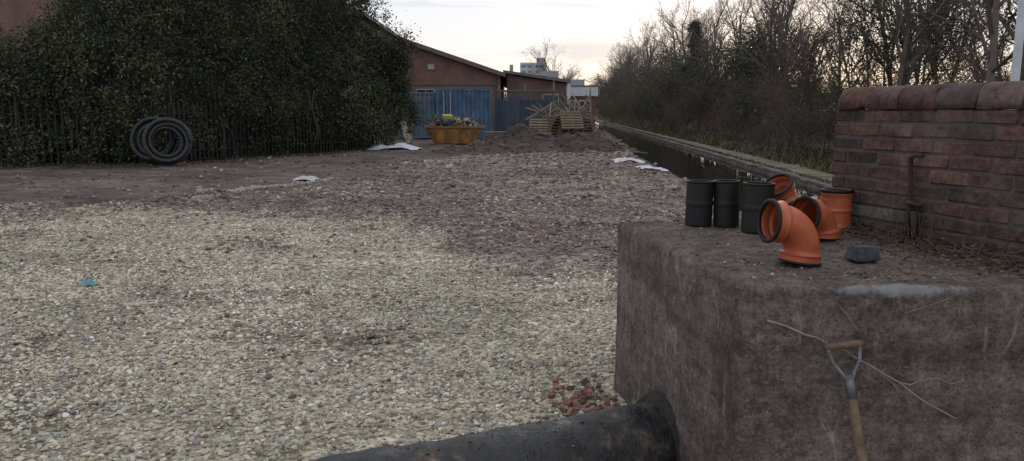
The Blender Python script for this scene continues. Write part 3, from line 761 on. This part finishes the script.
def seg_mesh(name,segs,mat,col,rng,minr=.006,leafpts=None,leafn=0,leafsize=(.06,.13),leafcols=None,spread=.25,trunkivy=0):
    A=np.array([s[0] for s in segs]);Bq=np.array([s[1] for s in segs]); ra=np.maximum([s[2] for s in segs],minr); rb=np.maximum([s[3] for s in segs],minr*.8)
    T=Bq-A; T/=np.linalg.norm(T,axis=1)[:,None]+1e-9; up=np.where(np.abs(T[:,2:])<.9,np.array([[0,0,1.]]),np.array([[1.,0,0]]))
    U=np.cross(T,up); U/=np.linalg.norm(U,axis=1)[:,None]; W=np.cross(T,U)
    k=3 ; V=[]
    for (Q,r) in ((A,ra),(Bq,rb)):
        for j in range(k):
            a=2*math.pi*j/k; V.append(Q+r[:,None]*(math.cos(a)*U+math.sin(a)*W))
    V=np.stack(V,1); n=len(segs)
    f=np.array([[j,(j+1)%k,k+(j+1)%k,k+j] for j in range(k)])
    F=(f[None]+(np.arange(n)*2*k)[:,None,None]).reshape(-1,4)
    V=V.reshape(-1,3); C=np.repeat(np.array([col])*rng.uniform(.7,1.3,(n,1)),2*k,0)
    if leafn:
        lp=np.array(leafpts); idx=rng.integers(0,len(lp),leafn); P=lp[idx]+rng.normal(0,spread,(leafn,3)); P[:,2]=np.maximum(P[:,2],.05)
        lc=np.array(leafcols); c=lc[rng.integers(0,len(lc),len(lp))][idx]*rng.uniform(.6,1.4,(leafn,1))
        v,ff,cc=leaves(P,rng.uniform(*leafsize,leafn),c,rng,0,.45)
        F=np.vstack([F,ff+len(V)]); V=np.vstack([V,v]); C=np.vstack([C,cc])
    if trunkivy:
        big=[s for s in segs if s[2]>.04 and s[0][2]<4.2]; P=[]
        for s in big:
            t=rng.random((trunkivy,1)); P.append(s[0]+(s[1]-s[0])*t+rng.normal(0,.14,(trunkivy,3)))
        P=np.concatenate(P); c=np.array([[.05,.06,.032],[.035,.045,.024],[.065,.065,.035]])[rng.integers(0,3,len(P))]
        v,ff,cc=leaves(P,rng.uniform(.06,.12,len(P)),c,rng,0,.5)
        F=np.vstack([F,ff+len(V)]); V=np.vstack([V,v]); C=np.vstack([C,cc])
    return np_mesh(name,V,F,mat,np.clip(C,0,1))
trees=[];shrubs=[];ivy=[]
for i in range(5):
    rng=np.random.default_rng(100+i); segs=[];tips=[]
    grow(rng,segs,np.zeros(3),np.array([rng.normal(0,.05),rng.normal(0,.05),1.]),7.0,.13,0,4,[11,6,5,3],tips,.09,.12)
    trees.append(seg_mesh('bare_tree_mesh_%d'%i,segs,M_bark,(.12,.10,.088),rng,.0065,trunkivy=(110 if i in(1,3) else 0)))
LB=[[(.115,.085,.066),(.14,.10,.075),(.09,.08,.055),(.10,.07,.055)],[(.15,.11,.075),(.12,.09,.065),(.10,.09,.055)],[(.10,.075,.06),(.085,.065,.055)],[(.09,.085,.05),(.12,.10,.065),(.075,.07,.045)]]
for i in range(4):
    rng=np.random.default_rng(200+i); segs=[];tips=[]
    for k in range(8):
        p=np.array([rng.normal(0,.5),rng.normal(0,.5),0]); grow(rng,segs,p,np.array([rng.normal(0,.4),rng.normal(0,.4),1.]),rng.uniform(2.2,3.8),.035,0,3,[8,5,3],tips,.04,.16)
    shrubs.append(seg_mesh('shrub_mesh_%d'%i,segs,M_bark,[(.13,.10,.085),(.15,.115,.09),(.12,.085,.075),(.11,.095,.07)][i],rng,.007,tips,2600,(.04,.10),LB[i],.2))
for i in range(3):
    rng=np.random.default_rng(300+i); segs=[];tips=[]
    for k in range(5):
        p=np.array([rng.normal(0,.4),rng.normal(0,.4),0]); grow(rng,segs,p,np.array([rng.normal(0,.25),rng.normal(0,.25),1.]),rng.uniform(2.4,3.6),.05,0,3,[8,5,3],tips,.05,.14)
    ivy.append(seg_mesh('ivy_mesh_%d'%i,segs,M_leaf,(.09,.075,.06),rng,.008,tips,7000,(.05,.12),[(.055,.066,.036),(.07,.078,.042),(.08,.07,.045),(.042,.05,.03)],.25))
def put(me,x,y,z,s,parent,nm,sz=None):
    o=bpy.data.objects.new(nm,me); link(o); o.parent=parent; o.location=(x,y,z); o.scale=(s,s,(sz or s)); o.rotation_euler[2]=random.uniform(0,6.28); return o
TL=empty('bank_scrub'); DT=empty('distant_trees')
def bankz(off): return float(np.interp(off,[1.9,2.6,5,8.5],[-.3,-.1,.5,1.]))
y=9.; k=0
while y<240:
    st=1.5+y*.030
    nearf=.62+.38*float(sst(20,38,y))
    for off,sc in ((3.0,.6),(4.9,1.0)):
        o=off+random.uniform(-.6,.6)
        if random.random()<.95:
            m=random.choice(ivy) if random.random()<.28 else random.choice(shrubs)
            s=nearf*sc*random.choice([.55,.75,.95,1.1,1.3])*random.uniform(.9,1.1)*(1+y*.0055)
            put(m,rightx(y)+o,y+random.uniform(-.7,.7),bankz(o)-.1,s*1.1,TL,'shrub_%d'%k,s); k+=1
    y+=st
y=20.
while y<260:
    st=2.8+y*.05
    for off in (6.0,9.5):
        o=off+random.uniform(-1.2,1.2)
        put(random.choice(trees),rightx(y)+o,y+random.uniform(-1,1),.6,random.uniform(.6,1.1)*(1+y*.0045),DT,'tree_%d'%k); k+=1
    y+=st
for (x,y,s) in ((11.6,19,1.0),(14.2,22,1.25),(13.2,27,1.15),(18.5,28,1.35),(11.3,15.5,.9),(16.5,33,1.2),(21,31,1.4)):
    put(random.choice(trees),x,y,.6,s,None,'bare_tree')
for (x,y,s) in ((13,20,.7),(15.5,22,.8),(19,26,1.0),(22,30,1.1)):
    put(random.choice(shrubs+ivy),x,y,.6,s,TL,'shrub_%d'%k); k+=1
for i in range(44):
    x=-70+i*4.2+random.uniform(-1,1); put(random.choice(trees),x,random.uniform(235,265),0,random.uniform(1.0,1.35),DT,'tree_%d'%k); k+=1
    put(random.choice(ivy+shrubs),x,random.uniform(228,234),0,random.uniform(1.9,2.6),DT,'tree_%d'%k); k+=1
for i in range(20):
    y=98+i*6; put(random.choice(trees+shrubs),leftx(y)-random.uniform(1.0,6),y,0,random.uniform(.9,1.4),DT,'tree_%d'%k); k+=1

def conifer(x,y,z,H,seed,W=.3):
    rng=np.random.default_rng(seed); E=empty('conifer_tree',(x,y,z))
    tube('trunk',[(0,0,0),(.05,0,H*.4),(0,.05,H*.96)],[.22,.14,.03],M_bk,8,E)
    P=[];C=[]
    for i in range(46):      # boughs in irregular tiers
        t=.18+.82*(i+rng.random())/46; zz=H*t; R=(1.04-t)**.75*H*W*rng.uniform(.55,1.15); a=rng.uniform(0,6.28)
        for j in range(9):
            q=(j+1)/9; c=np.array([math.cos(a)*R*q,math.sin(a)*R*q,zz-.12*R*q+.2*R*q*q]); kk=50
            P.append(c+rng.normal(0,1,(kk,3))*np.array([.24,.24,.15])*(1.2-.5*q)); C.append(np.repeat([[.036,.043,.031]],kk,0)*rng.uniform(.6,1.5))
    P=np.concatenate(P);C=np.concatenate(C); v,f,cc=leaves(P,rng.uniform(.08,.20,len(P)),C,rng,0,.35)
    obj('crown',np_mesh('crown',v,f,M_leaf,cc),E)
conifer(17.0,74,.8,9.2,71,.20)

# ---------------------------------------------------------------- buildings
def prism(name,pts2d,y0,y1,mat,parent):
    n=len(pts2d); V=[(x,y0,z) for x,z in pts2d]+[(x,y1,z) for x,z in pts2d]
    F=[tuple(range(n)),tuple(range(2*n-1,n-1,-1))]+[(i,i+n,(i+1)%n+n,(i+1)%n) for i in range(n)]
    me=bpy.data.meshes.new(name); me.from_pydata(V,[],F); me.update()
    b=bmesh.new(); b.from_mesh(me); bmesh.ops.recalc_face_normals(b,faces=b.faces); b.to_mesh(me); b.free()
    me.materials.append(mat); return obj(name,me,parent)
def bx(name,x0,x1,y0,y1,z0,z1,mat,parent): return prism(name,[(x0,z0),(x1,z0),(x1,z1),(x0,z1)],y0,y1,mat,parent)
M_roof=simple('roof_sheet_mat',(.15,.135,.13),.8,var=.3,scale=1.5,bmp=.1)
M_fascia=simple('fascia_mat',(.15,.10,.09),.8,var=.2,scale=2)
M_glass=simple('dark_window_mat',(.03,.035,.045),.15,var=.3,scale=.8,bmp=0)
M_white=simple('white_frame_mat',(.55,.56,.58),.6,var=.12,scale=3,bmp=.05)
M_grey=simple('grey_render_mat',(.32,.33,.34),.8,var=.2,scale=1.2,bmp=.1)
M_blue=simple('blue_paint_mat',(.055,.115,.20),.55,var=.45,scale=1.5,bmp=.1)
M_blue2=simple('faded_blue_paint_mat',(.085,.12,.165),.6,var=.45,scale=1.2,bmp=.1)
E=empty('brick_warehouse')
bx('wall_base',-16,-.9,60,92,-.1,4.5,M_brick,E)
prism('gable',[(-16,4.5),(-.9,4.5),(-8.4,7.0)],60.003,91.9,M_brick,E)
prism('roof_right',[(-8.4,7.05),(-.5,4.42),(-.5,4.60),(-8.4,7.25)],59.6,92.2,M_roof,E)
prism('roof_left',[(-8.4,7.05),(-16.4,4.42),(-16.4,4.60),(-8.4,7.25)],59.6,92.2,M_roof,E)
prism('barge_board',[(-8.4,6.95),(-.5,4.3),(-.5,4.62),(-8.4,7.28)],59.5,59.59,M_fascia,E)
bx('lintel_band',-7.6,-1.3,59.93,59.997,3.75,3.95,M_fascia,E)
for i,x in enumerate((-7.3,-5.2,-3.1)):
    bx('window_frame_%d'%i,x,x+1.4,59.9,59.99,2.3,3.45,M_grey,E); bx('window_glass_%d'%i,x+.08,x+1.32,59.86,59.895,2.38,3.37,M_glass,E)
    bx('glazing_bar_%d'%i,x+.67,x+.73,59.84,59.857,2.38,3.37,M_grey,E)
bx('vent',-6.4,-5.9,59.9,59.99,4.9,5.3,M_grey,E)
bx('downpipe',-1.3,-1.2,59.88,59.96,0,4.3,M_glass,E)
E=empty('brick_wing_building')
bx('walls',-.4,4.3,62,80,-.1,3.9,M_brick2,E)
prism('roof',[(-.7,4.95),(-.7,4.75),(4.6,3.95),(4.6,4.2)],61.6,80.2,M_roof,E)
prism('upstand',[(-.4,3.9),(4.3,3.9),(-.4,4.65)],62.002,79.9,M_brick2,E)
bx('door_frame',.6,1.8,61.9,61.99,0,2.6,M_grey,E); bx('door',.68,1.72,61.85,61.89,0,2.52,M_blue,E)
bx('window_frame',2.4,3.7,61.9,61.99,1.9,3.1,M_grey,E); bx('window_glass',2.48,3.62,61.85,61.89,1.98,3.02,M_glass,E)
bx('vent_stack',1.7,2.0,66,66.3,4.2,5.6,M_grey,E); bx('vent_stack_2',-.2,.1,64,64.3,4.2,5.5,M_grey,E)
bx('roof_plant',2.4,3.9,66,68,4.4,5.1,M_grey,E)
bx('white_cladding',4.35,4.6,61.7,61.95,.1,4.2,M_white,E)
E=empty('flat_roof_office')
bx('walls',4.5,8.0,75,90,-.1,3.2,M_brick,E); bx('fascia',4.3,8.2,74.8,90.2,3.203,4.1,M_white,E); bx('roof',4.25,8.25,74.75,90.3,4.103,4.22,M_roof,E)
for i,x in enumerate((5.0,6.4)):
    bx('window_frame_%d'%i,x,x+1.1,74.9,74.99,1.7,2.8,M_white,E); bx('window_glass_%d'%i,x+.08,x+1.02,74.85,74.89,1.78,2.72,M_glass,E); bx('bar_%d'%i,x+.53,x+.58,74.83,74.848,1.78,2.72,M_white,E)
bx('plant_room',5.0,7.2,78,84,4.223,4.9,M_grey,E)
E=empty('tower_block')
bx('core',4.2,17.0,400,414,0,26.5,simple('tower_mat',(.50,.52,.56),.7,var=.08,scale=.1,bmp=0),E)
M_tg=simple('tower_glass_mat',(.20,.23,.29),.4,var=.25,scale=.3,bmp=0)
for i in range(9):
    for j in range(4): bx('windows_%d_%d'%(i,j),4.9+j*3.05,6.9+j*3.05,399.7,399.98,1.8+i*2.8,3.1+i*2.8,M_tg,E)
bx('lift_house',12.8,16.6,403,410,26.51,29,M_grey,E)
E=empty('industrial_shed')
bx('walls',-27,-10.6,55,85,-.1,8.4,M_brick2,E); prism('gable',[(-27,8.4),(-10.6,8.4),(-18.8,10.9)],55.003,84.9,M_brick2,E)
prism('roof_right',[(-18.8,10.95),(-10.1,8.25),(-10.1,8.5),(-18.8,11.2)],54.5,85.3,M_roof,E); prism('roof_left',[(-18.8,10.95),(-27.4,8.25),(-27.4,8.5),(-18.8,11.2)],54.5,85.3,M_roof,E)
E=empty('brick_office_building')
bx('walls',-44,-24.3,38,58,-.1,9,M_brick,E); bx('parapet_cap',-44.2,-24.1,37.8,58.2,9.003,9.25,M_grey,E)
for i in range(4):
    for j in range(2):
        x=-26.7-i*3.2; z=5.0+j*2.4-.6
        bx('frame_%d_%d'%(i,j),x,x+2.2,37.88,37.99,z,z+1.6,M_blue,E); bx('glass_%d_%d'%(i,j),x+.1,x+2.1,37.82,37.875,z+.1,z+1.5,M_glass,E)
def container(x0,x1,y0,y1,h,mat):
    E=empty('shipping_container')
    bx('body',x0+.06,x1-.06,y0+.06,y1,0.12,h-.06,mat,E)
    n=int((x1-x0)/.28)
    for i in range(n):
        x=x0+.12+i*(x1-x0-.24)/n; bx('rib_%d'%i,x,x+.13,y0+.0,y0+.058,.2,h-.14,mat,E)
    for nm,a in (('post_1',x0),('post_2',x1-.12)): bx(nm,a,a+.12,y0-.01,y0+.055,.05,h,mat,E)
    bx('top_rail',x0+.122,x1-.122,y0-.012,y0+.05,h-.13,h,mat,E); bx('bottom_rail',x0+.122,x1-.122,y0-.012,y0+.05,.05,.19,mat,E)
    for j,xx in enumerate((x0+.5,x0+.9)): bx('lock_bar_%d'%j,xx,xx+.05,y0-.06,y0-.015,.2,h-.2,M_grey,E)
container(-7.4,-4.9,49.6,52,2.95,M_blue2)
container(-4.8,-1.3,49.2,52,3.15,M_blue)
E=empty('steel_gate')
palisade('gate_leaf',[(-1.1,50),(.4,50.2)],2.85,(.075,.11,.15),.14,E); palisade('gate_leaf_2',[(.5,50.2),(2.6,50)],2.75,(.065,.085,.11),.14,E)
bx('gate_sheet',-1.05,2.5,50.3,50.34,.2,2.5,simple('gate_sheet_mat',(.07,.095,.13),.6,var=.3,scale=1.5),E)
palisade('boundary_fence',[(-8.6,47),(-7.5,48.5)],2.4,(.13,.15,.17)); 
palisade('boundary_fence',[(2.7,50),(5.2,56)],2.2,(.09,.09,.10))
E=empty('scaffold_frame'); M_sc=simple('scaffold_tube_mat',(.12,.115,.11),.6,.3,var=.4,bmp=0)
for i,x in enumerate((-.9,.9,2.9)):
    for j,yy in enumerate((54.0,55.2)): tube('standard_%d_%d'%(i,j),[(x,yy,0),(x,yy,3.5+.15*i)],.03,M_sc,6,E)
for j,z in enumerate((1.9,3.1)):
    for q,yy in enumerate((53.94,55.26)): tube('ledger_%d_%d'%(j,q),[(-1.2,yy,z),(3.2,yy,z)],.025,M_sc,6,E)
bx('boards',-1.1,3.1,54.1,55.1,3.16,3.21,simple('board_mat',(.2,.165,.13)),E)

def skip(cx,cy):
    E=empty('rubbish_skip',(cx,cy,0)); m=simple('skip_paint_mat',(.31,.155,.042),.7,var=.4,scale=2,c2=(.13,.07,.035))
    H=.92; b0=[(-1.05,-.8),(1.05,-.8),(1.05,.8),(-1.05,.8)]; t0=[(-1.5,-.9),(1.5,-.9),(1.5,.9),(-1.5,.9)]
    V=[(x,y,.06) for x,y in b0]+[(x,y,H) for x,y in t0]+[(x*.94,y*.94,.12) for x,y in b0]+[(x*.955,y*.94,H) for x,y in t0]
    F=[(3,2,1,0),(8,9,10,11)]
    for i in range(4):
        j=(i+1)%4; F+=[(i,j,4+j,4+i),(8+j,8+i,12+i,12+j),(4+i,4+j,12+j,12+i)]
    me=bpy.data.meshes.new('tub'); me.from_pydata(V,[],F); me.update(); me.materials.append(m); obj('tub',me,E)
    B=Boxes(); yc=(.27,.14,.045)
    for x in (-.8,-.3,.3,.8): B.add((x*1.2,-.9,.5),(.04,.035,.40),(.24,.125,.04),Rx(.11),.004)
    B.add((0,-.93,H),(1.52,.04,.05),yc); B.add((0,.93,H),(1.52,.04,.05),yc); B.add((-1.52,0,H),(.04,.93,.05),yc); B.add((1.52,0,H),(.04,.93,.05),yc)
    for sx in(-1,1):
        for sy in(-1,1): B.add((sx*1.2,sy*1.0,.68),(.05,.07,.05),(.1,.08,.06))
    obj('ribs_and_rim',B.mesh('ribs_and_rim',M_misc),E)
    B=Boxes(); rng=random.Random(4)
    for i in range(170):
        x=rng.uniform(-1.3,1.3); y=rng.uniform(-.75,.75); z=H-.1+rng.random()*.6*max(0,1-(x/1.45)**2)
        c=rng.choice([(.24,.22,.2),(.12,.1,.09),(.28,.26,.23),(.08,.12,.09),(.2,.13,.08),(.32,.32,.32),(.16,.13,.10),(.07,.10,.17),(.2,.17,.13),(.10,.085,.08)])
        B.add((x,y,z),(rng.uniform(.03,.22),rng.uniform(.03,.15),rng.uniform(.015,.1)),c,Rz(rng.uniform(0,6))@Rx(rng.uniform(-.9,.9))@Ry(rng.uniform(-.9,.9)),.02,.012)
    for i in range(14):
        B.add((rng.uniform(-1.2,1.2),rng.uniform(-.5,.5),H+.3),(.02,.02,rng.uniform(.35,.65)),(.2,.17,.14),Ry(rng.uniform(-1,1))@Rx(rng.uniform(-.6,.6)))
    B.add((-.35,-.3,H+.52),(.26,.2,.12),(.42,.36,.08),Rz(.4)@Rx(.2),.04)
    obj('waste',B.mesh('waste',M_misc),E)
skip(-3.05,41.6)

def pile(name,cx,cy,rx,ry,h,col,seed):
    n=60; V=[];C=[]
    for j in range(n):
        for i in range(n):
            u=i/(n-1)*2-1; v=j/(n-1)*2-1; r=math.hypot(u,v); X=cx+u*rx; Y=cy+v*ry
            z=h*max(0,1-r**1.3)*(1+.6*float(fbm(u*2.2+seed,v*2.2,seed)))+.12*float(fbm(u*9,v*9,seed+2))*(r<.95)*max(0,1-r)*2
            V.append((X,Y,float(gh(X,Y))-.03+z-.05*max(0,r-1))); C.append(np.array(col)*(1+.4*float(fbm(u*6,v*6,seed+4))))
    idx=np.arange(n*n).reshape(n,n); F=np.stack([idx[:-1,:-1],idx[:-1,1:],idx[1:,1:],idx[1:,:-1]],-1).reshape(-1,4)
    E=empty(name); obj('soil',np_mesh('soil',V,F,M_soil,np.clip(C,0,1),True),E)
    rng=np.random.default_rng(seed); k=900; ii=rng.integers(0,n*n,k); P=np.array(V)[ii]+rng.normal(0,.05,(k,3))*[1,1,.3]; P=P[P[:,2]>gh(P[:,0],P[:,1])+.02]; k=len(P)
    v,f,cc=stones(P,.05+.22*rng.random(k)**3,np.array([col])*rng.uniform(.6,2.0,(k,1)),rng); obj('clods',np_mesh('clods',v,f,M_stone,np.clip(cc,0,.6)),E)
M_soil=vcol('soil_mat',.95,.6,2.5,.9,.08)
pile('dirt_pile',.4,38.5,2.9,2.6,.95,(.068,.051,.045),3)
pile('dirt_pile',3.0,34.5,2.6,2.6,.62,(.072,.053,.046),8)
pile('dirt_pile',-.6,33.5,3.2,2.2,.40,(.085,.063,.054),12)
pile('dirt_pile',4.1,43,1.9,2.6,1.0,(.13,.098,.083),15)

def pallet(x,y,z,R):
    B=Boxes(); R=np.array(R)
    for i in range(7): B.add(np.array((x,y,z))+R@np.array((0,-.45+i*.15,.11)),(.6,.045,.011),np.array((.26,.20,.14))*random.uniform(.7,1.1),R,.002)
    for i in (-.55,0,.55): B.add(np.array((x,y,z))+R@np.array((i,0,.055)),(.045,.48,.042),(.20,.16,.115),R,.002)
    for i in (-.45,0,.45): B.add(np.array((x,y,z))+R@np.array((0,i,.0)),(.6,.045,.011),(.22,.175,.125),R,.002)
    obj('wooden_pallet',B.mesh('wooden_pallet',M_misc))
for i in range(9): pallet(2.35,41.5,.2+i*.15,Rz(.1*i))
for i in range(6): pallet(3.7,41.9,.5+i*.15,Rz(.3-.1*i))
for i in range(4): pallet(-1.0,44.5,.02+i*.15,Rz(.3-.1*i))
pallet(3.1,41.0,1.25,Rz(.3)@Rx(1.1)); pallet(1.5,41.2,.85,Rz(-.2)@Rx(1.2))
B=Boxes()
for i in range(44): B.add((2.9+random.uniform(-1.4,1.4),42.3+random.uniform(-.3,.3),1.5+random.uniform(-.4,.4)),(.035,.02,random.uniform(.3,1.1)),np.array((.30,.24,.19))*random.uniform(.4,1.2),Ry(random.uniform(-1.3,1.3))@Rx(random.uniform(-.3,.3)),.003)
obj('timber_offcuts',B.mesh('timber_offcuts',M_misc))
B=Boxes(); B.add((-5.75,42.2,.62),(.16,.03,.62),(.48,.42,.31),Ry(-.35)@Rx(-.2),.01); B.add((-5.55,42.3,.4),(.1,.03,.4),(.35,.27,.2),Ry(-.2)@Rx(-.3),.01)
obj('leaning_boards',B.mesh('leaning_boards',M_misc))

E=empty('street_lamp'); M_pole=simple('galvanised_mat',(.38,.40,.42),.5,.2,var=.2,scale=3,bmp=.05)
tube('column',[(8.95,14,-.5),(8.95,14,.9),(8.95,14,1.0),(8.95,14,7.6)],[.1,.1,.075,.06],M_pole,16,E)
tube('arm',[(8.95,14,7.5),(8.9,14,7.9),(8.6,14,8.1),(8.0,14,8.15)],[.04,.035,.03,.03],M_pole,10,E)
B=Boxes(); B.add((7.75,14,8.15),(.32,.12,.06),(.3,.31,.32),None,.03); obj('lantern',B.mesh('lantern',M_misc),E)

# ---------------------------------------------------------------- world & light
w=bpy.data.worlds.new('World'); S.world=w; w.use_nodes=True; nt=w.node_tree
for n_ in list(nt.nodes): nt.nodes.remove(n_)
out=N(nt,'ShaderNodeOutputWorld'); bg=N(nt,'ShaderNodeBackground'); bg2=N(nt,'ShaderNodeBackground'); mx=N(nt,'ShaderNodeMixShader')
sky=N(nt,'ShaderNodeTexSky'); sky.sky_type='NISHITA'; sky.sun_disc=False; sky.sun_elevation=math.radians(8); sky.sun_rotation=math.radians(20); sky.air_density=1.0; sky.dust_density=1.0
nt.links.new(sky.outputs[0],bg.inputs[0]); bg.inputs[1].default_value=.09
tc=N(nt,'ShaderNodeTexCoord'); sp=N(nt,'ShaderNodeSeparateXYZ'); nt.links.new(tc.outputs['Generated'],sp.inputs[0])
gr=ramp(nt,sp.outputs[2],[(0,(.84,.76,.70)),(.05,(.85,.81,.79)),(.15,(.76,.79,.88)),(.35,(.80,.84,.93)),(1,(.97,.99,1.05))])
mp=N(nt,'ShaderNodeMapping'); mp.inputs['Scale'].default_value=(2.0,2.0,15); mp.inputs['Location'].default_value=(.6,.2,.4); nt.links.new(tc.outputs['Generated'],mp.inputs[0])
cn=noise(nt,1.4,5,.55,mp.outputs[0],.4); cf=ramp(nt,cn,[(.50,0),(.62,.8)])
cc=mixc(nt,'MIX',cf,gr,(.50,.53,.62))
nt.links.new(cc,bg2.inputs[0]); bg2.inputs[1].default_value=1.24
mx.inputs[0].default_value=.86
nt.links.new(bg.outputs[0],mx.inputs[1]); nt.links.new(bg2.outputs[0],mx.inputs[2]); nt.links.new(mx.outputs[0],out.inputs[0])
L=bpy.data.lights.new('sun','SUN'); L.energy=.35; L.angle=math.radians(25); L.color=(1,.90,.80)
so=bpy.data.objects.new('sun',L); link(so)
az=math.radians(20); el=math.radians(12); dirv=-Vector((math.sin(az)*math.cos(el),math.cos(az)*math.cos(el),math.sin(el)))
so.rotation_euler=dirv.to_track_quat('-Z','Y').to_euler()

# ---------------------------------------------------------------- camera
cam=bpy.data.cameras.new('camera'); co=bpy.data.objects.new('camera',cam); link(co)
co.location=(0,0,1.7); co.rotation_euler=(math.radians(90-8.71),0,0); cam.sensor_width=36; cam.lens=27.18; cam.clip_start=.05; cam.clip_end=4000
S.camera=co
